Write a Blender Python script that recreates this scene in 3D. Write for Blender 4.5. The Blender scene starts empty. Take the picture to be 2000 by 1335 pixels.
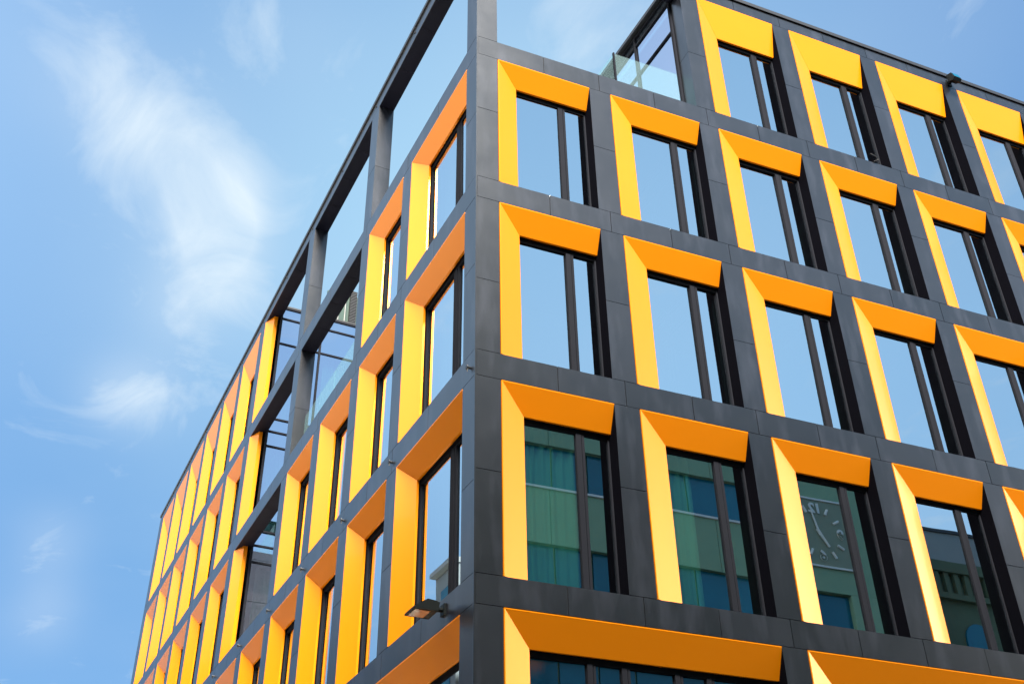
import bpy, bmesh, math, random
from mathutils import Vector, Matrix, noise as mnoise
R_ = math.radians
random.seed(7)
sc = bpy.context.scene
COL = sc.collection
Z0 = 10.7                                   # street level is z = 0; facade heights below are measured from storey 3's lintel

# ------------------------------------------------------------------ camera
cam_d = bpy.data.cameras.new("camera")
cam_d.sensor_width = 36.0
cam_d.lens = 38.635
cam_d.clip_start = 0.1
cam_d.clip_end = 3000
cam = bpy.data.objects.new("camera", cam_d)
COL.objects.link(cam)
yaw, pitch, roll = R_(23.18), R_(34.732), R_(-1.015)
fw = Vector((math.sin(yaw)*math.cos(pitch), math.cos(yaw)*math.cos(pitch), math.sin(pitch)))
rt = Vector((math.cos(yaw), -math.sin(yaw), 0))
up = rt.cross(fw)
rt, up = math.cos(roll)*rt + math.sin(roll)*up, -math.sin(roll)*rt + math.cos(roll)*up
m = Matrix((( rt.x, up.x, -fw.x, -4.9435), (rt.y, up.y, -fw.y, -12.9821), (rt.z, up.z, -fw.z, Z0-9.0552), (0, 0, 0, 1)))
cam.matrix_world = m
sc.camera = cam

# ------------------------------------------------------------------ world: sky with thin clouds
SUN_EL, SUN_AZ = R_(49), R_(196)            # azimuth clockwise from +Y
SKY_STRENGTH = 0.05
sc.view_settings.view_transform = 'Standard'
sc.view_settings.look = 'None'
sc.view_settings.exposure = 2.5
sc.view_settings.gamma = 1.0
sc.view_settings.use_curve_mapping = False
w = bpy.data.worlds.new("World"); sc.world = w
w.use_nodes = True
nt = w.node_tree; N = nt.nodes; L = nt.links
N.clear()
def nd(t, **k):
    n = N.new(t)
    for a, b in k.items(): setattr(n, a, b)
    return n
def wmath(op, a, b=None, c=None, clamp=False):
    n = nd('ShaderNodeMath', operation=op, use_clamp=clamp)
    for i, v in enumerate((a, b, c)):
        if v is None: continue
        if isinstance(v, (int, float)): n.inputs[i].default_value = v
        else: L.new(v, n.inputs[i])
    return n.outputs[0]
out = nd('ShaderNodeOutputWorld'); bg = nd('ShaderNodeBackground')
bg.inputs['Strength'].default_value = SKY_STRENGTH
L.new(bg.outputs[0], out.inputs[0])
sky = nd('ShaderNodeTexSky', sky_type='NISHITA', sun_disc=False)
sky.sun_elevation = SUN_EL; sky.sun_rotation = SUN_AZ
sky.air_density = 1.0; sky.dust_density = 1.2; sky.ozone_density = 1.0; sky.altitude = 100
tc = nd('ShaderNodeTexCoord')
tint = nd('ShaderNodeMix', data_type='RGBA', blend_type='MULTIPLY'); tint.inputs[0].default_value = 1.0
L.new(sky.outputs[0], tint.inputs[6]); tint.inputs[7].default_value = (.95, 1.35, 1.35, 1)
sep = nd('ShaderNodeSeparateXYZ'); L.new(tc.outputs['Generated'], sep.inputs[0])
zc = wmath('MAXIMUM', sep.outputs[2], 0.06)
cb = nd('ShaderNodeCombineXYZ')
L.new(wmath('DIVIDE', sep.outputs[0], zc), cb.inputs[0]); L.new(wmath('DIVIDE', sep.outputs[1], zc), cb.inputs[1])
mp = nd('ShaderNodeMapping'); L.new(cb.outputs[0], mp.inputs[0])
mp.inputs['Rotation'].default_value = (0, 0, R_(20)); mp.inputs['Scale'].default_value = (1.25, 0.8, 1)
n1 = nd('ShaderNodeTexNoise'); n1.inputs['Scale'].default_value = 4.6; n1.inputs['Detail'].default_value = 12; n1.inputs['Roughness'].default_value = .6
n1.inputs['Distortion'].default_value = .7
L.new(mp.outputs[0], n1.inputs['Vector'])
n2 = nd('ShaderNodeTexNoise'); n2.inputs['Scale'].default_value = 1.1; n2.inputs['Detail'].default_value = 4
L.new(mp.outputs[0], n2.inputs['Vector'])
def dotpow(v, k, amp):
    d = nd('ShaderNodeVectorMath', operation='DOT_PRODUCT')
    L.new(tc.outputs['Generated'], d.inputs[0]); d.inputs[1].default_value = Vector(v).normalized()
    return wmath('MULTIPLY', wmath('POWER', wmath('MAXIMUM', d.outputs['Value'], 0.0), k), amp)
CL = [((-0.076, 0.706, 0.704), 900, .3), ((-0.034, 0.727, 0.686), 900, .38), ((-0.003, 0.731, 0.683), 1100, .7),
      ((0.020, 0.748, 0.664), 1400, .7), ((0.045, 0.764, 0.643), 1300, 1.25), ((0.060, 0.770, 0.635), 2200, .9), ((0.062, 0.792, 0.608), 1300, .85),
      ((0.036, 0.818, 0.574), 1500, .6), ((0.023, 0.862, 0.507), 1900, .75), ((-0.003, 0.862, 0.507), 2200, .5),
      ((-0.016, 0.941, 0.338), 2600, .6), ((-0.023, 0.922, 0.387), 2400, .5), ((-0.124, 0.686, 0.717), 200, .34), ((0.045, 0.78, 0.62), 170, .42),
      ((0.071, 0.646, 0.76), 350, .35), ((0.536, 0.43, 0.727), 120, .25), ((0.296, 0.565, 0.771), 150, .32)]
acc = None
for v, k, a in CL:
    o = dotpow(v, k, a)
    acc = o if acc is None else wmath('ADD', acc, o)
blob = wmath('MINIMUM', acc, 1.5)
# density = (noise - threshold) with the threshold lowered inside the cloud banks
thr = wmath('SUBTRACT', 0.585, wmath('MULTIPLY', blob, 0.17))
dens = wmath('MULTIPLY', wmath('SUBTRACT', n1.outputs[0], thr), 2.4, clamp=True)
core = wmath('MULTIPLY', blob, 0.25)
veil = wmath('MULTIPLY', n2.outputs[0], 0.18)
dens = wmath('MINIMUM', wmath('ADD', wmath('ADD', wmath('MULTIPLY', dens, 0.58), core), veil), 0.92)
cm = nd('ShaderNodeMix', data_type='RGBA')
ev = nd('ShaderNodeMix', data_type='RGBA'); ev.inputs[0].default_value = .85
L.new(tint.outputs[2], ev.inputs[6]); ev.inputs[7].default_value = (.20, .86, 2.2, 1)
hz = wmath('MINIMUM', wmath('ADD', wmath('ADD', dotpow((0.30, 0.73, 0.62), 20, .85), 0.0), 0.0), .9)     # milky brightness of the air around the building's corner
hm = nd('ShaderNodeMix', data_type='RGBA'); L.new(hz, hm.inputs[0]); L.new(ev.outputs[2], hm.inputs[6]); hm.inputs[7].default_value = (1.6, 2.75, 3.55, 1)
# unseen sky brightened where the panes mirror it, so the glass looks paler
h2 = nd('ShaderNodeMix', data_type='RGBA'); L.new(wmath('ADD', dotpow((.45, -.74, .5), 7, .85), dotpow((-.50, .66, .56), 16, .85), clamp=True), h2.inputs[0])
L.new(hm.outputs[2], h2.inputs[6]); h2.inputs[7].default_value = (1.95, 3.3, 4.85, 1)
L.new(dens, cm.inputs[0]); L.new(h2.outputs[2], cm.inputs[6])
cm.inputs[7].default_value = (3.1, 3.5, 3.75, 1)
# unseen bright lobe added to the sky to light the left facade's panels
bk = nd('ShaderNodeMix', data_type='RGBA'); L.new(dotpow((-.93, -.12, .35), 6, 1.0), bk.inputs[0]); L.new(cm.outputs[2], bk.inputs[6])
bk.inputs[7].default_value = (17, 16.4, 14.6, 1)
# second unseen bright lobe, added to brighten the right facade's jambs
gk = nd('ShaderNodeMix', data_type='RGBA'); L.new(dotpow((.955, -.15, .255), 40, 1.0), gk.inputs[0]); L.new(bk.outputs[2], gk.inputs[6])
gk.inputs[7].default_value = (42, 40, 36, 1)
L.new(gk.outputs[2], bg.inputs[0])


# ------------------------------------------------------------------ sun (added behind the viewer to light both facades; wide, so soft)
sd = bpy.data.lights.new("sun", 'SUN'); sd.energy = 3.25; sd.angle = R_(26); sd.color = (1, .95, .86)
so = bpy.data.objects.new("sun", sd); COL.objects.link(so)
sdir = Vector((math.sin(SUN_AZ)*math.cos(SUN_EL), math.cos(SUN_AZ)*math.cos(SUN_EL), math.sin(SUN_EL)))
so.rotation_euler = (-sdir).to_track_quat('-Z', 'Y').to_euler()
so.location = sdir*200

# ------------------------------------------------------------------ materials
def mat(name, base=(.5, .5, .5), rough=.5, metal=0., spec=.5, coat=0., coat_rough=.05, ior=1.5, var=0., noise_s=0., noise_amp=0., bump=0., bump_s=20., rough_amp=0., streak=0.):
    mt = bpy.data.materials.new(name); mt.use_nodes = True
    t = mt.node_tree; b = t.nodes['Principled BSDF']
    b.inputs['Base Color'].default_value = (*base, 1); b.inputs['Roughness'].default_value = rough
    b.inputs['Metallic'].default_value = metal; b.inputs['Specular IOR Level'].default_value = spec
    b.inputs['IOR'].default_value = ior; b.inputs['Coat Weight'].default_value = coat; b.inputs['Coat Roughness'].default_value = coat_rough
    g = t.nodes.new('ShaderNodeNewGeometry')
    fac = None
    def mth(op, a, bb):
        n = t.nodes.new('ShaderNodeMath'); n.operation = op
        for i, v in enumerate((a, bb)):
            if isinstance(v, (int, float)): n.inputs[i].default_value = v
            else: t.links.new(v, n.inputs[i])
        return n.outputs[0]
    if var: fac = mth('ADD', mth('MULTIPLY', g.outputs['Random Per Island'], 2*var), 1-var)
    if noise_amp:
        nz = t.nodes.new('ShaderNodeTexNoise'); nz.inputs['Scale'].default_value = noise_s; nz.inputs['Detail'].default_value = 6; nz.inputs['Roughness'].default_value = .65
        t.links.new(g.outputs['Position'], nz.inputs['Vector'])
        f2 = mth('ADD', mth('MULTIPLY', nz.outputs[0], 2*noise_amp), 1-noise_amp)
        fac = f2 if fac is None else mth('MULTIPLY', fac, f2)
        if rough_amp:
            t.links.new(mth('ADD', mth('MULTIPLY', nz.outputs[0], rough_amp), rough-rough_amp/2), b.inputs['Roughness'])
    if streak:                                # whitish lime runs: noise stretched down the wall, only its peaks
        mpn = t.nodes.new('ShaderNodeMapping'); mpn.inputs['Scale'].default_value = (2.2, 2.2, .55)
        t.links.new(g.outputs['Position'], mpn.inputs['Vector'])
        ns = t.nodes.new('ShaderNodeTexNoise'); ns.inputs['Scale'].default_value = 1.3; ns.inputs['Detail'].default_value = 5; ns.inputs['Roughness'].default_value = .58
        t.links.new(mpn.outputs[0], ns.inputs['Vector'])
        pk = t.nodes.new('ShaderNodeMapRange'); pk.inputs[1].default_value = .5; pk.inputs[2].default_value = .8
        t.links.new(ns.outputs[0], pk.inputs[0])
        fac = mth('ADD', fac if fac is not None else 1.0, mth('MULTIPLY', pk.outputs[0], streak))
    if fac is not None:
        mx = t.nodes.new('ShaderNodeVectorMath'); mx.operation = 'SCALE'; mx.inputs[0].default_value = base
        t.links.new(fac, mx.inputs['Scale']); t.links.new(mx.outputs[0], b.inputs['Base Color'])
    if bump:
        nb = t.nodes.new('ShaderNodeTexNoise'); nb.inputs['Scale'].default_value = bump_s; nb.inputs['Detail'].default_value = 3
        t.links.new(g.outputs['Position'], nb.inputs['Vector'])
        bn = t.nodes.new('ShaderNodeBump'); bn.inputs['Strength'].default_value = bump; bn.inputs['Distance'].default_value = .02
        t.links.new(nb.outputs[0], bn.inputs['Height']); t.links.new(bn.outputs[0], b.inputs['Normal'])
    return mt
def glass(name, refl, tintc, transc, bump=.0, bump_s=.7, power=4.0, solid=False):
    """coated pane: a mirror share that grows towards grazing, the rest sees through a tint"""
    mt = bpy.data.materials.new(name); mt.use_nodes = True
    t = mt.node_tree; t.nodes.clear()
    o = t.nodes.new('ShaderNodeOutputMaterial'); mx = t.nodes.new('ShaderNodeMixShader')
    gl = t.nodes.new('ShaderNodeBsdfGlossy'); gl.inputs['Roughness'].default_value = 0.0; gl.inputs['Color'].default_value = (*tintc, 1)
    tr = t.nodes.new('ShaderNodeBsdfTransparent'); tr.inputs['Color'].default_value = (*transc, 1)
    lw = t.nodes.new('ShaderNodeLayerWeight'); lw.inputs[0].default_value = .5
    pw = t.nodes.new('ShaderNodeMath'); pw.operation = 'POWER'; pw.inputs[1].default_value = power
    mr = t.nodes.new('ShaderNodeMapRange'); mr.inputs[3].default_value = refl; mr.inputs[4].default_value = 1.0
    t.links.new(lw.outputs['Facing'], pw.inputs[0]); t.links.new(pw.outputs[0], mr.inputs[0]); bf = t.nodes.new('ShaderNodeNewGeometry'); fr_ = t.nodes.new('ShaderNodeMath'); fr_.operation = 'SUBTRACT'; fr_.inputs[0].default_value = 1.0
    t.links.new(bf.outputs['Backfacing'], fr_.inputs[1])
    ml = t.nodes.new('ShaderNodeMath'); ml.operation = 'MULTIPLY'; t.links.new(mr.outputs[0], ml.inputs[0])
    if solid: t.links.new(fr_.outputs[0], ml.inputs[1])        # a solid sheet mirrors on its outer faces only
    else: ml.inputs[1].default_value = 1.0
    t.links.new(ml.outputs[0], mx.inputs[0])
    t.links.new(tr.outputs[0], mx.inputs[1]); t.links.new(gl.outputs[0], mx.inputs[2]); t.links.new(mx.outputs[0], o.inputs[0])
    if bump:
        g = t.nodes.new('ShaderNodeNewGeometry')
        nb = t.nodes.new('ShaderNodeTexNoise'); nb.inputs['Scale'].default_value = bump_s; nb.inputs['Detail'].default_value = 1
        t.links.new(g.outputs['Position'], nb.inputs['Vector'])
        bn = t.nodes.new('ShaderNodeBump'); bn.inputs['Strength'].default_value = bump; bn.inputs['Distance'].default_value = .05
        t.links.new(nb.outputs[0], bn.inputs['Height']); t.links.new(bn.outputs[0], gl.inputs['Normal'])
    return mt
M = {}
M['clad'] = mat('graphite_cladding', (.009, .0095, .0125), .30, spec=.5, var=.3, ior=1.7, noise_s=1.7, noise_amp=.3, rough_amp=.08, streak=2.4, bump=.03, bump_s=40)
M['soffit'] = mat('black_soffit_board', (.006, .006, .014), .7, spec=.15, noise_s=2, noise_amp=.2)
M['reveal'] = mat('dark_reveal_sheet', (.004, .004, .006), .7, spec=0.0, noise_s=2, noise_amp=.1)
M['joint'] = mat('dark_joint_backing', (.01, .01, .011), .8)  # dark core seen between the cladding panels
M['yellow'] = mat('golden_yellow_paint', (.98, .275, .003), .3, metal=.25, spec=.25, coat=.12, coat_rough=.06, noise_s=.8, noise_amp=.03)
M['frame'] = mat('dark_window_metal', (.020, .021, .026), .6, metal=0, spec=0.0, noise_s=3, noise_amp=.1)
M['coping'] = mat('black_coping_metal', (.012, .012, .014), .45, noise_s=2, noise_amp=.15)
M['pane'] = glass('coated_window_glass', .66, (.88, .97, 1.0), (.45, .78, .70), bump=.035, bump_s=.55)
M['terrace_pane'] = glass('terrace_wall_glass', .6, (.85, .9, 1.05), (.22, .42, .40), bump=.02, bump_s=.6)
M['rail'] = bpy.data.materials.new('veiled_railing_glass'); M['rail'].use_nodes = True
_t = M['rail'].node_tree; _t.nodes.clear()
_o = _t.nodes.new('ShaderNodeOutputMaterial'); _m = _t.nodes.new('ShaderNodeMixShader'); _m.inputs[0].default_value = .075
_a = _t.nodes.new('ShaderNodeBsdfTransparent'); _a.inputs['Color'].default_value = (.84, .95, .94, 1)
_b = _t.nodes.new('ShaderNodeBsdfDiffuse'); _b.inputs['Color'].default_value = (.55, .72, .75, 1)  # pale diffuse veil painted on in place of the sky's reflection
_t.links.new(_a.outputs[0], _m.inputs[1]); _t.links.new(_b.outputs[0], _m.inputs[2]); _t.links.new(_m.outputs[0], _o.inputs[0])
M['spandrel'] = mat('blue_grey_spandrel_panel', (.16, .19, .30), .15, spec=.6, noise_s=1, noise_amp=.05)
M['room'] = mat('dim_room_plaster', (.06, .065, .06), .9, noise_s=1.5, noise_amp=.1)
M['curtain'] = mat('pale_green_curtain', (.20, .36, .30), .9, noise_s=2, noise_amp=.1)
M['roof'] = mat('roof_gravel', (.2, .2, .2), .9, noise_s=8, noise_amp=.3)
M['screen'] = mat('green_grey_plant_screen', (.035, .065, .05), .35, noise_s=6, noise_amp=.3)
M['lamp'] = mat('dark_green_grey_cast_metal', (.007, .009, .009), .5, spec=.12, metal=0, noise_s=6, noise_amp=.15)
M['lens'] = mat('orange_reflecting_lens', (.35, .12, .03), .12, spec=.6, noise_s=9, noise_amp=.2)  # brown lens, with reflected orange put into its colour
M['cream'] = mat('cream_render', (.12, .25, .18), .8, var=.06, noise_s=.6, noise_amp=.12)
M['face_line'] = mat('pale_trim', (.36, .46, .50), .6, noise_s=2, noise_amp=.08)
M['clockface'] = mat('grey_green_clock_face', (.12, .18, .14), .6, noise_s=1, noise_amp=.1)
M['bluewin'] = mat('blue_window_glass', (.004, .09, .15), .08, spec=.5, var=.25, noise_s=.5, noise_amp=.2)
M['stone'] = mat('dark_brown_stone', (.05, .085, .055), .85, noise_s=1.2, noise_amp=.3)
M['paleblue'] = mat('pale_render', (.16, .19, .21), .8, noise_s=.5, noise_amp=.1)
M['plaster'] = mat('warm_plaster', (.14, .11, .08), .85, noise_s=.5, noise_amp=.2)
M['tile'] = mat('zinc_roof', (.22, .25, .27), .8, noise_s=6, noise_amp=.25)
M['asphalt'] = mat('asphalt', (.08, .077, .072), .85, noise_s=25, noise_amp=.35, bump=.3, bump_s=80)
M['paving'] = mat('concrete_paving', (.15, .14, .12), .85, noise_s=3, noise_amp=.2, bump=.2, bump_s=30)
M['bounce_floor'] = mat('pale_bounce_paving', (.72, .67, .55), .85, noise_s=3, noise_amp=.2, bump=.2, bump_s=30)  # unseen paving, made very pale to bounce light onto the left lintels
M['kerb'] = mat('granite_kerb', (.34, .33, .32), .8, noise_s=12, noise_amp=.2)
M['paint'] = mat('white_road_paint', (.75, .75, .73), .7, noise_s=10, noise_amp=.15)

# ------------------------------------------------------------------ mesh helpers
ANG = R_(-3.642)
LD = Vector((math.sin(ANG), math.cos(ANG), 0)); LN = Vector((-math.cos(ANG), math.sin(ANG), 0))
def PR(u, d, z): return Vector((u, d, z+Z0))                 # right facade: u along it, d inward
def PL(u, d, z): return LD*u - LN*d + Vector((0, 0, z+Z0))   # left facade
def PW(x, y, z): return Vector((x, y, z))
def hexa(bm, pts):
    v = [bm.verts.new(p) for p in pts]
    for f in ((0, 3, 2, 1), (4, 5, 6, 7), (0, 1, 5, 4), (1, 2, 6, 5), (2, 3, 7, 6), (3, 0, 4, 7)):
        bm.faces.new([v[i] for i in f])
def box(bm, P, u0, u1, d0, d1, z0, z1):
    hexa(bm, [P(u0, d0, z0), P(u1, d0, z0), P(u1, d1, z0), P(u0, d1, z0), P(u0, d0, z1), P(u1, d0, z1), P(u1, d1, z1), P(u0, d1, z1)])
def prism(bm, P, poly, d0, d1):
    """poly of (a, b) -> P(a, d, b), extruded along d"""
    n = len(poly)
    a = [bm.verts.new(P(x, d0, z)) for x, z in poly]; b = [bm.verts.new(P(x, d1, z)) for x, z in poly]
    bm.faces.new(a); bm.faces.new(b[::-1])
    for i in range(n): bm.faces.new([a[i], b[i], b[(i+1) % n], a[(i+1) % n]])
def cyl(bm, p0, p1, r0, r1=None, n=12):
    r1 = r0 if r1 is None else r1
    ax = (p1-p0).normalized(); q = ax.orthogonal().normalized(); s = ax.cross(q)
    a = [bm.verts.new(p0+(q*math.cos(2*math.pi*i/n)+s*math.sin(2*math.pi*i/n))*r0) for i in range(n)]
    b = [bm.verts.new(p1+(q*math.cos(2*math.pi*i/n)+s*math.sin(2*math.pi*i/n))*r1) for i in range(n)]
    bm.faces.new(a[::-1]); bm.faces.new(b)
    for i in range(n): bm.faces.new([a[i], a[(i+1) % n], b[(i+1) % n], b[i]])
def to_mesh(name, bm, material):
    bmesh.ops.recalc_face_normals(bm, faces=bm.faces[:])
    me = bpy.data.meshes.new(name); bm.to_mesh(me); bm.free()
    me.materials.append(material)
    return me
def obj(name, bm, material, parent=None, matrix=None):
    me = bm if isinstance(bm, bpy.types.Mesh) else to_mesh(name, bm, material)
    o = bpy.data.objects.new(name, me); COL.objects.link(o)
    if parent is not None: o.parent = parent
    if matrix is not None: o.matrix_local = matrix
    return o
def thing(name, label, cat, loc=(0, 0, 0), group=None):
    o = bpy.data.objects.new(name, None); COL.objects.link(o); o.empty_display_size = .3
    o.location = loc; o['label'] = label; o['category'] = cat
    if group: o['group'] = group
    return o
def setting(name, bm, m_):
    o = obj(name, bm, m_); o['kind'] = 'structure'; return o

# ------------------------------------------------------------------ the building: dimensions (metres)
TOP = [11.35, 7.2, 3.6, 0.0, -3.6]          # lintel level of each storey
SILL = [7.673, 4.066, .462, -3.174, -6.8]
U_END, L_END = 20.07, 32.2
RB = [(.417, 2.351)] + [(2.796+2.464*(k-2), 2.796+2.464*(k-2)+2.027) for k in range(2, 9)]
LB = [(.455, 3.25), (3.728, 5.803), (6.311, 8.369), (8.893, 10.933), (11.454, 13.47), (13.96, 15.967)]
LB += [(16.572+2.545*k, 16.572+2.545*k+2.03) for k in range(6)]
PD = .38                                    # depth of the cladding grid
tower = thing('office_building', 'graphite clad corner office block with golden yellow splayed window surrounds and open roof terraces', 'building')

def edges(bays, double):
    """pillar intervals left between the given openings"""
    if double: bays = [(bays[i][0], bays[i+1][1]) for i in range(0, len(bays)-1, 2)]
    return bays
def grid(P, bays, rows_open, uend, name, first):
    """cladding grid of one facade; rows_open[r] = list of merged openings (a, b) in storey r"""
    bm = bmesh.new(); core = bmesh.new()
    mids = []
    for i, (a, b) in enumerate(bays):
        mids.append((a+b)/2)
        nx = bays[i+1][0] if i+1 < len(bays) else None
        if nx: mids.append((b+nx)/2)
    cuts = [first] + mids + [uend]
    bands = [(TOP[0], 11.70)] + [(TOP[r+1], SILL[r]) for r in range(4)] + [(-7.25, SILL[4])]
    for z0, z1 in bands:
        for a, b in zip(cuts[:-1], cuts[1:]):
            box(bm, P, a+.006, b-.006, 0+random.uniform(0, .002), PD, z0, z1)
        box(core, P, first, uend-.01, .02, PD-.03, z0+.003, z1-.0015)
    for r in range(5):
        ops = sorted(rows_open[r]); z0, z1 = SILL[r], TOP[r]
        prev = first
        for a, b in ops + [(uend, uend)]:
            if a-prev > .05:
                zm = (z0+z1)/2 + random.choice((-.18, 0, .12))
                for q0, q1 in ((z0+.009, zm-.005), (zm+.005, z1-.009)):
                    box(bm, P, prev+(0 if prev == first else .0), a, random.uniform(0, .002), PD-.002, q0, q1)
                box(core, P, prev+.006, a-.006, .03, PD-.03, z0-.05, z1+.05)
            prev = b
    # plinth storey: pillars only
    prev = first
    for a, b in sorted(rows_open[4]) + [(uend, uend)]:
        if a-prev > .05:
            box(bm, P, prev, a, .001, PD-.002, -Z0, -7.257)
        prev = b
    obj('cladding', bm, M['clad'], tower); obj('cladding_backing', core, M['joint'], tower)
dbl = lambda B: [(B[i][0], B[i+1][1]) for i in range(0, len(B)-1, 2)]
r_open = [[(RB[0][0], RB[1][1])] + RB[2:], RB, RB, RB, dbl(RB)]
l_open = [[(LB[0][0], LB[1][1]), (LB[2][0], LB[3][1]), (LB[4][0], LB[5][1])] + LB[6:],
          LB[:2] + [(LB[2][0], LB[3][1]), (LB[4][0], LB[5][1])] + LB[6:],
          LB[:4] + [(LB[4][0], LB[5][1])] + LB[6:], LB, dbl(LB)]
grid(PR, RB, r_open, U_END, 'right', .021)
grid(PL, LB, l_open, L_END, 'left', .021)
bm = bmesh.new()                                            # black boards added under the free-standing beams, shade put into their colour
def boards(P, a, b, z):
    n = max(1, round((b-a)/1.3))
    for k in range(n): box(bm, P, a+(b-a)*k/n+.004, a+(b-a)*(k+1)/n-.004, .012, PD-.004, z-.008, z-.002)
bm.free()
for P, r, a, b in [(PL, r, LB[i][0], LB[j][1]) for r, i, j in ((0, 0, 1), (0, 2, 3), (0, 4, 5), (1, 2, 3), (1, 4, 5), (2, 4, 5))] + [(PR, 0, RB[0][0], RB[1][1])]:
    bm = bmesh.new(); boards(P, a, b, TOP[r]); obj('soffit_board', bm, M['soffit'], tower)
bm = bmesh.new()                                            # corner trim
box(bm, PW, -.006, .021, -.006, .021, 0, 11.70+Z0)
obj('corner_trim', bm, M['clad'], tower)
bm = bmesh.new()                                            # coping on both facades
box(bm, PR, -.05, U_END+.03, -.035, PD+.05, 11.703, 11.81)
obj('coping', bm, M['coping'], tower)
bm = bmesh.new(); box(bm, PL, PD+.06, L_END+.03, -.035, PD+.05, 11.703, 11.81); box(bm, PL, -.02, PD+.055, -.035, -.001, 11.703, 11.81)
obj('coping', bm, M['coping'], tower)

# ---- windows: one set of meshes per size, local x from left to right, y inward, z up from the sill
JD = .185
def win_meshes(wd, h, jw, drop, mull):
    e = .012; x1 = wd-.006; zt = h-e
    # splayed left jamb panel
    bm = bmesh.new()
    fl = .014
    def jp(x, y, z): return Vector((x, y, z))
    zi = h-drop
    a = [(e, -.004), (e+fl, -.004), (jw, JD), (jw, JD+.04), (e, JD+.04)]
    def ztop(x): return zt-(x-e)/(jw-e)*(zt-zi)
    lo = [bm.verts.new((x, y, .008)) for x, y in a]; hi = [bm.verts.new((x, y, ztop(x))) for x, y in a]
    bm.faces.new(lo[::-1]); bm.faces.new(hi)
    for i in range(5): bm.faces.new([lo[i], lo[(i+1) % 5], hi[(i+1) % 5], hi[i]])
    jamb = to_mesh('jamb_panel', bm, M['yellow'])
    # splayed lintel panel
    bm = bmesh.new()
    c = [(-.004, zt), (-.004, zt-fl), (JD, zi), (JD+.04, zi), (JD+.04, zt)]
    def xl(z): return e+(zt-z)/(zt-zi)*(jw-e)+.005
    lo = [bm.verts.new((xl(z), y, z)) for y, z in c]; hi = [bm.verts.new((x1, y, z)) for y, z in c]
    bm.faces.new(lo); bm.faces.new(hi[::-1])
    for i in range(5): bm.faces.new([lo[i], hi[i], hi[(i+1) % 5], lo[(i+1) % 5]])
    lint = to_mesh('lintel_panel', bm, M['yellow'])
    # metal frame
    y0, y1 = .256, .318
    gl, gr, gb, gt = jw+.02, wd-.03, .05, zi-.075
    bm = bmesh.new()
    F = lambda a, y, z: Vector((a, y, z))
    box(bm, F, .003, gl, y0, y1, .003, h-.003)
    box(bm, F, gr, wd-.003, y0, y1, .003, h-.003)
    box(bm, F, gl+.0005, gr-.0005, y0+.001, y1, gt, h-.004)
    box(bm, F, gl+.0005, gr-.0005, y0+.001, y1, .004, gb)
    panes = []; last = gl
    for m0, m1 in mull:
        box(bm, F, m0, m0+(m1-m0)*.62, y0-.01, y1-.002, gb+.0005, gt-.0005)
        box(bm, F, m0+(m1-m0)*.62+.012, m1, y0-.002, y1-.002, gb+.0005, gt-.0005)
        box(bm, F, m0+(m1-m0)*.55, m1-.01, y0+.02, y1-.004, gb+.0015, gt-.0015)
        panes.append((last, m0)); last = m1
    panes.append((last, gr))
    fr = to_mesh('window', bm, M['frame'])
    bm = bmesh.new()
    for a, b in panes:
        v = [bm.verts.new((x, .290, z)) for x, z in ((a-.01, gb-.01), (b+.01, gb-.01), (b+.01, gt+.01), (a-.01, gt+.01))]
        bm.faces.new(v)
    pn = bpy.data.meshes.new('pane'); 
    bmesh.ops.recalc_face_normals(bm, faces=bm.faces[:]); bm.to_mesh(pn); bm.free(); pn.materials.append(M['pane'])
    bm = bmesh.new(); box(bm, F, wd-.0045, wd-.001, .003, .2545, .008, h-.008)  # thin matte dark sheet added over the cladding side to stop glare
    rv = to_mesh('reveal_panel', bm, M['reveal'])
    return fr, pn, jamb, lint, rv
CACHE = {}
def curtain_mesh(x0, x1, z0, z1, y, seed=0, mt='curtain'):
    bm = bmesh.new(); n = max(8, int((x1-x0)/.035))
    a = []; b = []
    for i in range(n+1):
        x = x0+(x1-x0)*i/n
        yy = y+.035*math.sin(i*1.35+seed)+.015*math.sin(i*.53+2*seed)
        a.append(bm.verts.new((x, yy, z0))); b.append(bm.verts.new((x, yy, z1)))
    for i in range(n): bm.faces.new((a[i], a[i+1], b[i+1], b[i]))
    me = bpy.data.meshes.new('curtain'); bm.to_mesh(me); bm.free(); me.materials.append(M[mt])
    for p in me.polygons: p.use_smooth = True
    return me
def window(side, a, b, r, double=False):
    wd, h = b-a, TOP[r]-SILL[r]
    drop = .955 if r == 0 else .465
    jw = .45 if (side == 'R' and a < 1) else .525
    if double:
        c = jw+.03; q = (wd-c)/4.6
        mull = [(c+q*1.0, c+q*1.0+.13), (c+q*1.62, c+q*1.62+.13), (c+q*2.6, c+q*2.6+.13), (c+q*3.2, c+q*3.2+.13)]
    elif side == 'L' and a < 1: mull = [(wd-1.0, wd-.79)]
    else: mull = [(wd-.585, wd-.44)]
    key = (round(wd, 2), round(h, 2), jw, drop, side, a < 1)
    if key not in CACHE: CACHE[key] = win_meshes(wd, h, jw, drop, mull)
    fr, pn, jm, lt, rv = CACHE[key]
    if side == 'R':
        mx = Matrix.Translation(PR(a, 0, SILL[r]))
    else:
        p = PL(b, 0, SILL[r])
        mx = Matrix(((-LD.x, -LN.x, 0, p.x), (-LD.y, -LN.y, 0, p.y), (0, 0, 1, p.z), (0, 0, 0, 1)))
    o = obj('window', fr, None, tower, mx)
    for nm, me in (('jamb_panel', jm), ('lintel_panel', lt), ('pane', pn), ('reveal_panel', rv)):
        q = obj(nm, me, None, o)
        if nm == 'pane': q.rotation_euler = (random.uniform(-.004, .004), 0, random.uniform(-.004, .004))
    return o, wd, h, jw, drop
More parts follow.
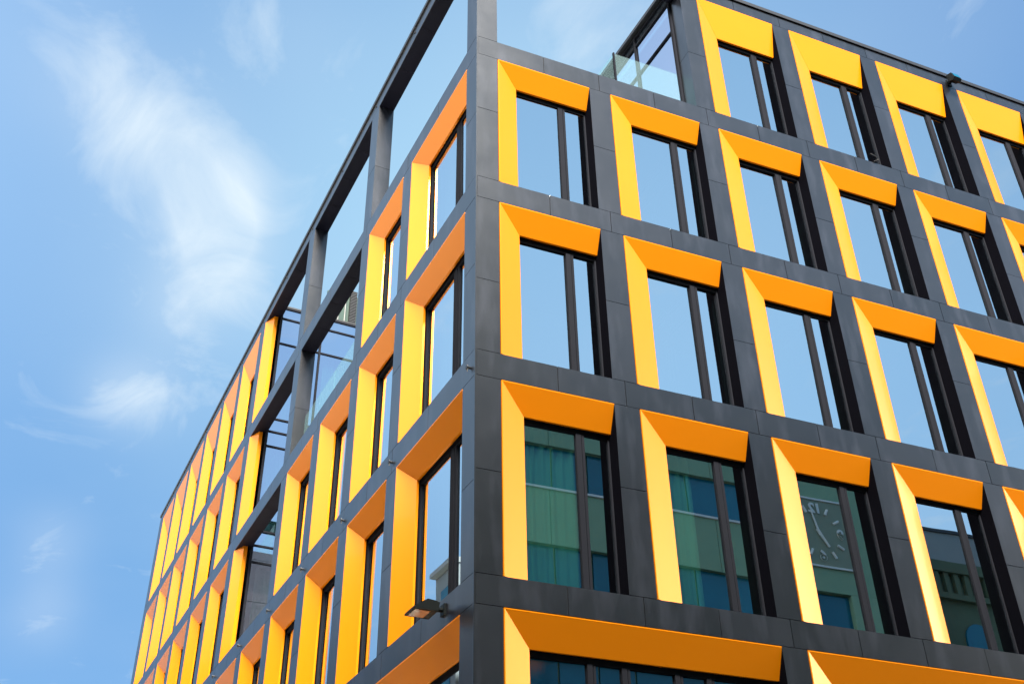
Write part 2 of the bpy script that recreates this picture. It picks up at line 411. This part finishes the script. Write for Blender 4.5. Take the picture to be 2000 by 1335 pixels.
for r in range(5):
    bays = dbl(RB) if r == 4 else (RB[2:] if r == 0 else RB)
    for i, (a, b) in enumerate(bays):
        o, wd, h, jw, drop = window('R', a, b, r, r == 4)
        if r == 3 and i in (0, 1):
            x0 = jw+.1
            spans = [(x0, x0+.16), (x0+.2, x0+.85)] if i == 0 else [(x0, x0+.1), (x0+.13, x0+.5)]
            for s, (p, q) in enumerate(spans): obj('curtain', curtain_mesh(p, q, .02, h-drop, .47, s), None, o)
    bays = dbl(LB) if r == 4 else (LB[6:] if r == 0 else LB[:2]+LB[6:] if r == 1 else LB[:4]+LB[6:] if r == 2 else LB)
    for a, b in bays: window('L', a, b, r, r == 4)
# the shopfront glazing of the plinth storey
for P, B in ((PR, dbl(RB)), (PL, dbl(LB))):
    for a, b in B:
        bm = bmesh.new()
        for u in (a+.03, (a+b)/2, b-.03): box(bm, P, u-.03, u+.03, .28, .34, -Z0+.02, -7.3)
        for z in (-10.66, -7.34): box(bm, P, a+.06, b-.06, .285, .335, z-.035, z+.035)
        o = obj('shopfront', bm, M['frame'], tower)
        bm = bmesh.new(); bm.faces.new([bm.verts.new(P(u, .31, z)) for u, z in ((a, -10.7), (b, -10.7), (b, -7.25), (a, -7.25))])
        obj('pane', bm, M['pane'], o)

# ---- the open bays' yellow jambs (left facade, storeys 0 to 2)
for r in range(3):
    bm = bmesh.new(); u = LB[5][1]
    pl = [(u-.012, -.004), (u-.026, -.004), (u-.47, .155), (u-.47, .26), (u-.012, .26)]
    lo = [bm.verts.new(PL(x, d, SILL[r]+.006)) for x, d in pl]; hi = [bm.verts.new(PL(x, d, TOP[r]-.006)) for x, d in pl]
    bm.faces.new(lo[::-1]); bm.faces.new(hi)
    for i in range(5): bm.faces.new([lo[i], lo[(i+1) % 5], hi[(i+1) % 5], hi[i]])
    obj('jamb_panel', bm, M['yellow'], tower)

# ---- stepped terraces behind the open bays
WU = 15.45                                   # glazed wall facing the street corner
def PG(t, d, z): return PR(4.8, .39, z) + LD*t + RDV*d
RDV = Vector((math.cos(ANG), -math.sin(ANG), 0))
WLEN = WU-.39-.05
bm = bmesh.new()
box(bm, PL, .40, 6.2, .40, 4.75, 7.3, 7.6); box(bm, PL, 6.2, 11.3, .40, 4.75, 3.7, 4.0); box(bm, PL, 11.3, WU-.02, .40, 4.75, .1, .4)
box(bm, PL, 6.0, 6.19, .40, 4.75, 4.0, 7.29); box(bm, PL, 11.1, 11.29, .40, 4.75, .4, 3.69)
obj('terrace_floor', bm, M['kerb'], tower)
def glazing(P, t0, t1, z0, z1, verts, rails, name='terrace_glazing', spandrels=(), curtains=()):
    bm = bmesh.new(); f = .03
    for t in verts: box(bm, P, t-f, t+f, -.03, .05, z0, z1)
    vs = sorted(verts)
    for a, b in zip(vs[:-1], vs[1:]):
        for z in rails: box(bm, P, a+f+.0005, b-f-.0005, -.026, .045, z-.024, z+.024)
    o = obj(name, bm, M['frame'], tower)
    bm = bmesh.new(); bm.faces.new([bm.verts.new(P(t, .01, z)) for t, z in ((t0, z0), (t1, z0), (t1, z1), (t0, z1))])
    obj('pane', bm, M['terrace_pane'], o)
    if spandrels:
        bm = bmesh.new()
        for a, b in spandrels: box(bm, P, t0+.02, t1-.02, .03, .04, a, b)
        obj('spandrel_panel', bm, M['spandrel'], o)
    for i, (a, b, c, d) in enumerate(curtains):
        bm = bmesh.new(); n = int((b-a)/.04)
        p = [bm.verts.new(P(a+(b-a)*k/n, .25+.04*math.sin(k*1.3+i), c)) for k in range(n+1)]
        q = [bm.verts.new(P(a+(b-a)*k/n, .25+.04*math.sin(k*1.3+i), d)) for k in range(n+1)]
        for k in range(n): bm.faces.new((p[k], p[k+1], q[k+1], q[k]))
        obj('curtain', bm, M['curtain'], o)
    return o
PWALL = lambda t, d, z: PL(WU+d, t, z)
glazing(PWALL, .34, 4.74, .46, 11.74, (.37, 1.68, 3.02, 4.36, 4.71),
        (11.7, 11.3, 10.36, 7.68, 7.24, 6.75, 4.08, 3.64, 3.15, .5),
        spandrels=((10.4, 11.7), (6.8, 7.7), (3.2, 4.1)),
        curtains=((.75, 1.5, 7.7, 10.3), (1.9, 2.7, 7.7, 10.3), (.55, 1.2, 4.1, 6.7), (.6, 1.5, .5, 3.1), (2.0, 2.6, 4.1, 6.7)))
glazing(PG, .0, WLEN, .46, 11.74, (.03, 1.45, 2.95, 4.45, 5.95, 7.45, 8.95, 10.45, 11.95, 13.45, WLEN-.03), (11.7, 11.42, 10.45, 7.68, 7.2, 6.75, 4.08, 3.6, 3.15, .5),
        spandrels=((11.44, 11.7),))
bm = bmesh.new()
box(bm, PG, -.02, WLEN, -.12, .30, 11.745, 11.84); box(bm, PWALL, PD+.08, 4.6, -.02, .25, 11.745, 11.80)
obj('roof_edge', bm, M['coping'], tower)
# railings
bm = bmesh.new(); box(bm, PR, 3.262, 4.76, .440, .455, 7.62, 9.06)
g = obj('railing', bm, M['rail'], tower)
bm = bmesh.new(); box(bm, lambda t, d, z: PR(3.24, .45, z)+LD*t+RDV*d, .03, 5.4, -.007, .008, 7.62, 9.06)
obj('railing', bm, M['rail'], tower)
bm = bmesh.new(); box(bm, PR, 3.225, 3.259, .425, .47, 7.6, 9.075)
obj('railing_post', bm, M['frame'], tower)
for a, b in ((6.32, 8.62), (8.63, 10.925)):
    bm = bmesh.new(); box(bm, PL, a, b, .295, .31, 4.05, 5.27)
    obj('railing', bm, M['rail'], tower)
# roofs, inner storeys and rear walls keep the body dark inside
def slab(bm, pts, z0, z1):
    a = [bm.verts.new((x, y, z0+Z0)) for x, y in pts]; b = [bm.verts.new((x, y, z1+Z0)) for x, y in pts]
    n = len(pts); bm.faces.new(a[::-1]); bm.faces.new(b)
    for i in range(n): bm.faces.new([a[i], a[(i+1) % n], b[(i+1) % n], b[i]])
def xy(p): return (p.x, p.y)
LEND = PL(L_END-.02, .36, 0)
bm = bmesh.new()
slab(bm, [xy(PR(5.12, .43, 0)), xy(PR(U_END-.05, .43, 0)), (U_END-.05, 31.9), xy(PG(WLEN+1, .3, 0))], 11.5, 11.68)
slab(bm, [xy(PL(WU+.3, .43, 0)), xy(PL(WU+.3, 5.0, 0)), xy(PL(L_END-.05, 5.0, 0)), xy(PL(L_END-.05, .43, 0))], 11.48, 11.66)
obj('roof', bm, M['roof'], tower)
bm = bmesh.new()
box(bm, PW, U_END-.3, U_END-.011, PD+.01, 32, 0, 11.69+Z0)
box(bm, PL, L_END-.3, L_END-.012, PD+.01, 20.5, -Z0, 11.69)
obj('rear_wall', bm, M['clad'], tower)
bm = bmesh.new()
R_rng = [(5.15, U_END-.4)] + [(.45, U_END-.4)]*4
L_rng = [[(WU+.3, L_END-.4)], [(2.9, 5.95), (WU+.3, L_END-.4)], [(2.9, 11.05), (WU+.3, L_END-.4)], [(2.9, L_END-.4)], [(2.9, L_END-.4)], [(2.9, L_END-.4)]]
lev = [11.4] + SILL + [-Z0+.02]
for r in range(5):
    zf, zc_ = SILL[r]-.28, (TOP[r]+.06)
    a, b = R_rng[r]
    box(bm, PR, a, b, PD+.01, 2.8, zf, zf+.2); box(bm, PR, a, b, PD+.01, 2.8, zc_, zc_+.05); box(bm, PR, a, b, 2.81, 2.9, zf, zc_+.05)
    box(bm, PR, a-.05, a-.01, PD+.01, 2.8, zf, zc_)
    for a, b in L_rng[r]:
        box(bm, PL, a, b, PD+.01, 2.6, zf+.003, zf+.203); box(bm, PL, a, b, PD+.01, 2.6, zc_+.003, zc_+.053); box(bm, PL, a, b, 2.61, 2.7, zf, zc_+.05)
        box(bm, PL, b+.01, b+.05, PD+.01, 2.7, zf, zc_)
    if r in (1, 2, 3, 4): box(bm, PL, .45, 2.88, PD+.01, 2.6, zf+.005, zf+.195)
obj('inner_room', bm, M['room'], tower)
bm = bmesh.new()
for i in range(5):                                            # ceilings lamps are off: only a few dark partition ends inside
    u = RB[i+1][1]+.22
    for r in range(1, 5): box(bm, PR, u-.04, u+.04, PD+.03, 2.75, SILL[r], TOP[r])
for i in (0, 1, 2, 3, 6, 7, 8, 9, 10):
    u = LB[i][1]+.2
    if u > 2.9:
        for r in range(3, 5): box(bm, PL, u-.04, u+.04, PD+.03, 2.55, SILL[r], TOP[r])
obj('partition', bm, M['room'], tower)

# ---- plant room screen on the roof behind the terrace
bm = bmesh.new(); box(bm, PWALL, 1.9, 4.5, .55, .65, 11.7, 13.3)
ps = obj('plant_screen', bm, M['screen'], tower)
bm = bmesh.new()
for k in range(26): box(bm, PWALL, 2.66, 2.88, .40, .54, 11.82+k*.062, 11.855+k*.062)
obj('louvre', bm, M['coping'], ps)
bm = bmesh.new()
for t in (2.05, 2.3, 2.52): box(bm, PWALL, t, t+.018, .50, .545, 11.8, 13.1)
obj('post', bm, M['kerb'], ps)

# ---- small anchor bolts on the bands of the left facade
def bolt(P, u, z):
    bm = bmesh.new()
    cyl(bm, P(u, .0, z), P(u, -.05, z), .022, .022, 8); cyl(bm, P(u, -.05, z), P(u, -.062, z), .042, .036, 8)
    cyl(bm, P(u, -.035, z-.01), P(u, -.045, z-.075), .012, .009, 6)
    obj('anchor_bolt', bm, M['coping'], tower)
for u in (.19, 3.50, 6.06, 8.63, 11.19, 13.72, 16.27, 18.86, 21.4): bolt(PL, u, .215)
for u in (3.49, 6.06, 8.63, 11.25, 13.75, 16.28, 18.86, 21.4, 23.95, 26.5, 29.0):
    bm = bmesh.new(); cyl(bm, PL(u, .002, 11.57), PL(u, -.02, 11.57), .03, .024, 8); obj('rivet', bm, M['coping'], tower)

bm = bmesh.new()                                              # a loose cable end curling up from a sill
pt = [PR(9.25+.10*math.sin(k*.5), -.02-.05*math.sin(k*.31), SILL[0]+.012+.022*k) for k in range(9)]
for p, q in zip(pt[:-1], pt[1:]): cyl(bm, p, q, .012, .012, 6)
obj('cable', bm, M['coping'], tower)

# ------------------------------------------------------------------ fittings fixed to the facades
lamp = thing('wall_lamp', 'dark wedge shaped floodlight sticking out of the left facade near its corner', 'lamp', PL(1.0, 0, -3.36))
inv = Matrix.Translation(-lamp.location)
def lobj(name, bm, m_, parent):
    bmesh.ops.transform(bm, matrix=inv, verts=bm.verts[:]); return obj(name, bm, m_, parent)
bm = bmesh.new()
box(bm, PL, .93, 1.07, -.03, .0, -3.44, -3.28); cyl(bm, PL(1.0, -.03, -3.36), PL(1.0, -.14, -3.37), .035, .035, 10)
cyl(bm, PL(.90, -.15, -3.375), PL(1.10, -.15, -3.375), .04, .04, 10)
lobj('bracket', bm, M['lamp'], lamp)
bm = bmesh.new()                                              # wedge housing: deep at the wall, thin at the tip
def wedge(x0, x1, prof):
    a = [bm.verts.new(PL(x0, d, z)) for d, z in prof]; b = [bm.verts.new(PL(x1, d, z)) for d, z in prof]
    n = len(prof); bm.faces.new(a); bm.faces.new(b[::-1])
    for i in range(n): bm.faces.new([a[i], b[i], b[(i+1) % n], a[(i+1) % n]])
wedge(.82, 1.18, [(-.14, -3.33), (-.20, -3.31), (-.32, -3.30), (-.52, -3.43), (-.52, -3.455), (-.16, -3.455)])
lobj('housing', bm, M['lamp'], lamp)
bm = bmesh.new(); box(bm, PL, .865, 1.135, -.485, -.26, -3.462, -3.4575)
lobj('lens', bm, M['lens'], lamp)
fl = thing('roof_floodlight', 'small black floodlight perched on the roof edge of the right facade', 'lamp', PR(12.46, 0, 11.62))
inv = Matrix.Translation(-fl.location)
bm = bmesh.new()
P2 = PR
def rbox(bm, u0, u1, prof):
    a = [bm.verts.new(PR(u0, d, z)) for d, z in prof]; b = [bm.verts.new(PR(u1, d, z)) for d, z in prof]
    n = len(prof); bm.faces.new(a); bm.faces.new(b[::-1])
    for i in range(n): bm.faces.new([a[i], b[i], b[(i+1) % n], a[(i+1) % n]])
rbox(bm, 12.34, 12.58, [(-.10, 11.63), (-.25, 11.58), (-.30, 11.39), (-.25, 11.32), (-.10, 11.42)])
lobj('housing', bm, M['lamp'], fl)
bm = bmesh.new(); box(bm, PR, 12.44, 12.50, -.11, -.02, 11.46, 11.52); box(bm, PR, 12.40, 12.54, -.02, -.001, 11.40, 11.58)
lobj('bracket', bm, M['lamp'], fl)
bm = bmesh.new(); rbox(bm, 12.365, 12.555, [(-.258, 11.565), (-.264, 11.567), (-.308, 11.41), (-.302, 11.408)])
lobj('lens', bm, M['bluewin'], fl)

# ------------------------------------------------------------------ the street and what the windows mirror
bm = bmesh.new(); box(bm, PW, -600, 600, -600, 900, -.5, -.15)
setting('ground', bm, M['asphalt'])
bm = bmesh.new()
box(bm, PW, -1.9, 60, -3.0, -.02, -.145, -.004)
box(bm, PW, -60, 60, -19.95, -17.2, -.145, 0)
setting('pavement', bm, M['paving'])
bm = bmesh.new(); box(bm, lambda u, d, z: LD*u-LN*d+Vector((0, 0, z)), -2.95, 110, -11.98, -.02, -.147, -.01)
setting('side_street', bm, M['bounce_floor'])
bm = bmesh.new()
for k in range(-14, 20): box(bm, PW, k*3.0, k*3.0+1.4, -10.15, -10.02, -.149, -.146)
setting('road_markings', bm, M['paint'])

# building across the street from the right facade (cream bands, strip windows, clock)
fb = thing('office_building', 'cream banded building with blue strip windows mirrored in the lower right windows', 'building', (5, -20, 0))
def fobj(name, bm, m_, parent, base):
    bmesh.ops.transform(bm, matrix=Matrix.Translation(-base), verts=bm.verts[:]); return obj(name, bm, m_, parent)
fbase = Vector((5, -20, 0))
bm = bmesh.new(); box(bm, PW, -22, 28.2, -34, -20.3, 0, 13.5+Z0)
fobj('wall', bm, M['cream'], fb, fbase)
bm = bmesh.new(); box(bm, PW, -22, 8.6, -33.5, -20.35, 13.52+Z0, 21.0+Z0)  # unseen storeys added to keep the sun off the lower rows
fobj('sun_block_storeys', bm, M['cream'], fb, fbase)
for k in range(9):
    bm = bmesh.new(); box(bm, PW, -21+k*3.3, -18.6+k*3.3, -20.349, -20.3, 16+Z0, 19+Z0); fobj('window', bm, M['bluewin'], fb, fbase)  # windows of the added block
bm = bmesh.new()
for z0, z1 in ((11.65, 13.6), (7.58, 9.76), (3.5, 5.7), (-.6, 1.6), (-4.7, -2.5)):
    for k in range(12):
        a = -22.02+k*3.65; b = min(a+3.64, 21.6)
        if b > a: box(bm, PW, a, b-.012, -20.295, -20.0, z0+Z0, z1+Z0)
fobj('spandrel', bm, M['cream'], fb, fbase)
bm = bmesh.new()
for z in (9.80, 5.74, 1.64): box(bm, PW, -22, 21.6, -20.2, -19.93, z-.035+Z0, z+.05+Z0)
fobj('string_course', bm, M['face_line'], fb, fbase)
for z0, z1 in ((9.86, 11.64), (5.8, 7.57), (1.7, 3.49), (-2.49, -.61)):
    bm = bmesh.new()
    for k in range(29):
        a = -22+k*1.5; box(bm, PW, a+.04, min(a+1.46, 21.58), -20.28, -20.2, z0+Z0, z1+Z0)
    fobj('window', bm, M['bluewin'], fb, fbase)
bm = bmesh.new(); box(bm, PW, 21.61, 28.22, -20.29, -20.0, 7.6+Z0, 13.62+Z0)
box(bm, PW, 21.61, 22.15, -20.29, -20.0, 0, 7.59+Z0); box(bm, PW, 23.85, 28.22, -20.29, -20.0, 0, 7.59+Z0)
fobj('gable_panel', bm, M['cream'], fb, fbase)
bm = bmesh.new(); box(bm, PW, 22.16, 23.84, -20.26, -20.2, .5, 7.55+Z0)
fobj('window', bm, M['bluewin'], fb, fbase)
cc = Vector((22.8, -19.96, 10.15+Z0))
ck = thing('wall_clock', 'square faced wall clock with pale numerals mirrored in a dark right window', 'clock', cc)
inv = Matrix.Translation(-cc)
CP = lambda x, y, z: cc+Vector((-x, y, z))                    # seen from the street, x to the viewer's right
bm = bmesh.new(); box(bm, CP, -1.62, 1.62, -.035, .0, -1.52, 1.52)
lobj('dial', bm, M['clockface'], ck)
bm = bmesh.new()
box(bm, CP, -1.64, 1.64, .001, .05, 1.50, 1.58); box(bm, CP, -1.64, 1.64, .001, .05, -1.58, -1.50)
lobj('rim', bm, M['face_line'], ck)
bm = bmesh.new()
for k in range(12):
    if k % 3 == 0: continue
    a = 2*math.pi*k/12; c_, s_ = math.sin(a), math.cos(a)
    rr = 1.12
    p0 = CP(c_*(rr-.16)*.95, .03, s_*(rr-.16)); p1 = CP(c_*(rr+.16)*.95, .03, s_*(rr+.16)); cyl(bm, p0, p1, .06, .06, 6)
lobj('hour_mark', bm, M['face_line'], ck)
for nm, ang, ln, rad in (('minute_hand', 2*math.pi*.035, 1.0, .045), ('hour_hand', 2*math.pi*7.0/12, .72, .065)):
    bm = bmesh.new(); c_, s_ = math.sin(ang), math.cos(ang)
    cyl(bm, CP(-c_*.15, .05, -s_*.15), CP(c_*ln, .05, s_*ln), rad, rad*.7, 6); lobj(nm, bm, M['face_line'], ck)
for txt, ang in (('12', 0), ('3', 90), ('6', 180), ('9', 270)):
    cu = bpy.data.curves.new('numeral', 'FONT'); cu.body = txt; cu.size = .62; cu.align_x = 'CENTER'; cu.align_y = 'CENTER'; cu.extrude = .02; cu.offset = .022
    to = bpy.data.objects.new('numeral_text', cu); COL.objects.link(to)
    dg = bpy.context.evaluated_depsgraph_get()
    me = bpy.data.meshes.new_from_object(to.evaluated_get(dg))
    bpy.data.objects.remove(to); me.materials.clear(); me.materials.append(M['face_line'])
    o = bpy.data.objects.new('numeral', me); COL.objects.link(o); o.parent = ck
    a = R_(ang); o.rotation_euler = (R_(90), 0, R_(180)); o.location = (-math.sin(a)*1.03, .03, math.cos(a)*1.08)
# darker old building with an arched window, and a pale one behind it
base = Vector((38, -22, 0))
ob = thing('stone_building', 'dark old stone building with arched windows mirrored beside the clock', 'building', base)
bm = bmesh.new(); box(bm, PW, 28.6, 50, -29, -20.6, 0, 9.3+Z0)
fobj('wall', bm, M['stone'], ob, base)
bm = bmesh.new(); box(bm, PW, 28.5, 50.1, -29.1, -20.3, 9.31+Z0, 9.8+Z0); box(bm, PW, 28.55, 50, -20.59, -20.35, 8.1+Z0, 8.35+Z0)
for k in range(40): box(bm, PW, 28.8+k*.53, 29.05+k*.53, -20.59, -20.4, 8.36+Z0, 9.3+Z0)
fobj('cornice', bm, M['stone'], ob, base)
for k in range(5):
    bm = bmesh.new(); x = 30.6+k*3.9
    pts = [(x-.8, 3.2+Z0), (x+.8, 3.2+Z0)] + [(x+.8*math.cos(t*math.pi/10), 6.4+Z0+.8*math.sin(t*math.pi/10)) for t in range(11)]
    prism(bm, lambda a, d, z: Vector((a, d, z)), pts, -20.59, -20.5)
    fobj('window', bm, M['bluewin'], ob, base)
base = Vector((38, -31, 0))
pb = thing('apartment_building', 'pale rendered block rising behind the dark stone building in the mirrored view', 'building', base)
bm = bmesh.new(); box(bm, PW, 26, 60, -44, -31, 0, 17.4+Z0)
fobj('wall', bm, M['paleblue'], pb, base)
bm = bmesh.new(); box(bm, PW, 25.9, 60.1, -44.1, -30.9, 17.41+Z0, 17.6+Z0)
fobj('roof', bm, M['coping'], pb, base)

# houses across the side street from the left facade
def house(u0, u1, d0, dep, top, wallm, label, nwin, rows):
    base = PL((u0+u1)/2, -d0, -Z0)
    t = thing('town_house', label, 'house', base, None)
    P = lambda u, d, z: PL(u, -d, z-Z0)
    bm = bmesh.new(); box(bm, P, u0, u1, d0, d0+dep, 0, top); fobj('wall', bm, wallm, t, base)
    bm = bmesh.new(); prism(bm, lambda a, d, z: P(d, a, z), [(d0-.3, top+.01), (d0+dep+.3, top+.01), (d0+dep+.3, top+.3), (d0+dep/2, top+.7), (d0-.3, top+.22)], u0-.05, u1+.05)
    fobj('roof', bm, M['tile'], t, base)
    for r in range(rows):
        for i in range(nwin):
            u = u0+(i+.5)*(u1-u0)/nwin; z = 2.0+r*3.4
            bm = bmesh.new(); box(bm, P, u-.55, u+.55, d0-.03, d0-.003, z, z+1.8)
            fobj('window', bm, M['bluewin'], t, base)
    return t
house(-14, 14, 12, 10, 15.8, M['plaster'], 'warm plastered house facing the left facade near its corner', 8, 3)
house(14.3, 29.2, 12, 10, 16.6, M['paleblue'], 'low grey house facing the middle of the left facade', 5, 4)
house(29.6, 31.9, 12, 9, 21.6, M['paleblue'], 'narrow pale tower house mirrored at the right of the lowest left window', 1, 6)
h4 = house(32.2, 46, 12, 9, 20.0, M['paleblue'], 'pale house with a mast on its roof mirrored in the left facade', 5, 5)
mb = PL(32.3, -14, 20.9-Z0+.0)
mast = thing('roof_mast', 'thin radio mast mirrored in the lower left window beside the corner', 'mast', mb)
inv = Matrix.Translation(-mb)
bm = bmesh.new(); cyl(bm, mb, mb+Vector((0, 0, 3.6)), .07, .05, 6)
for k in range(4): cyl(bm, mb+Vector((-.14, 0, .6+k*.8)), mb+Vector((.14, 0, .6+k*.8)), .03, .03, 5)
lobj('pole', bm, M['coping'], mast)
bm = bmesh.new(); box(bm, lambda x, y, z: mb+Vector((x, y, z)), -.16, .16, -.1, .1, 3.3, 3.62); lobj('head', bm, M['coping'], mast)
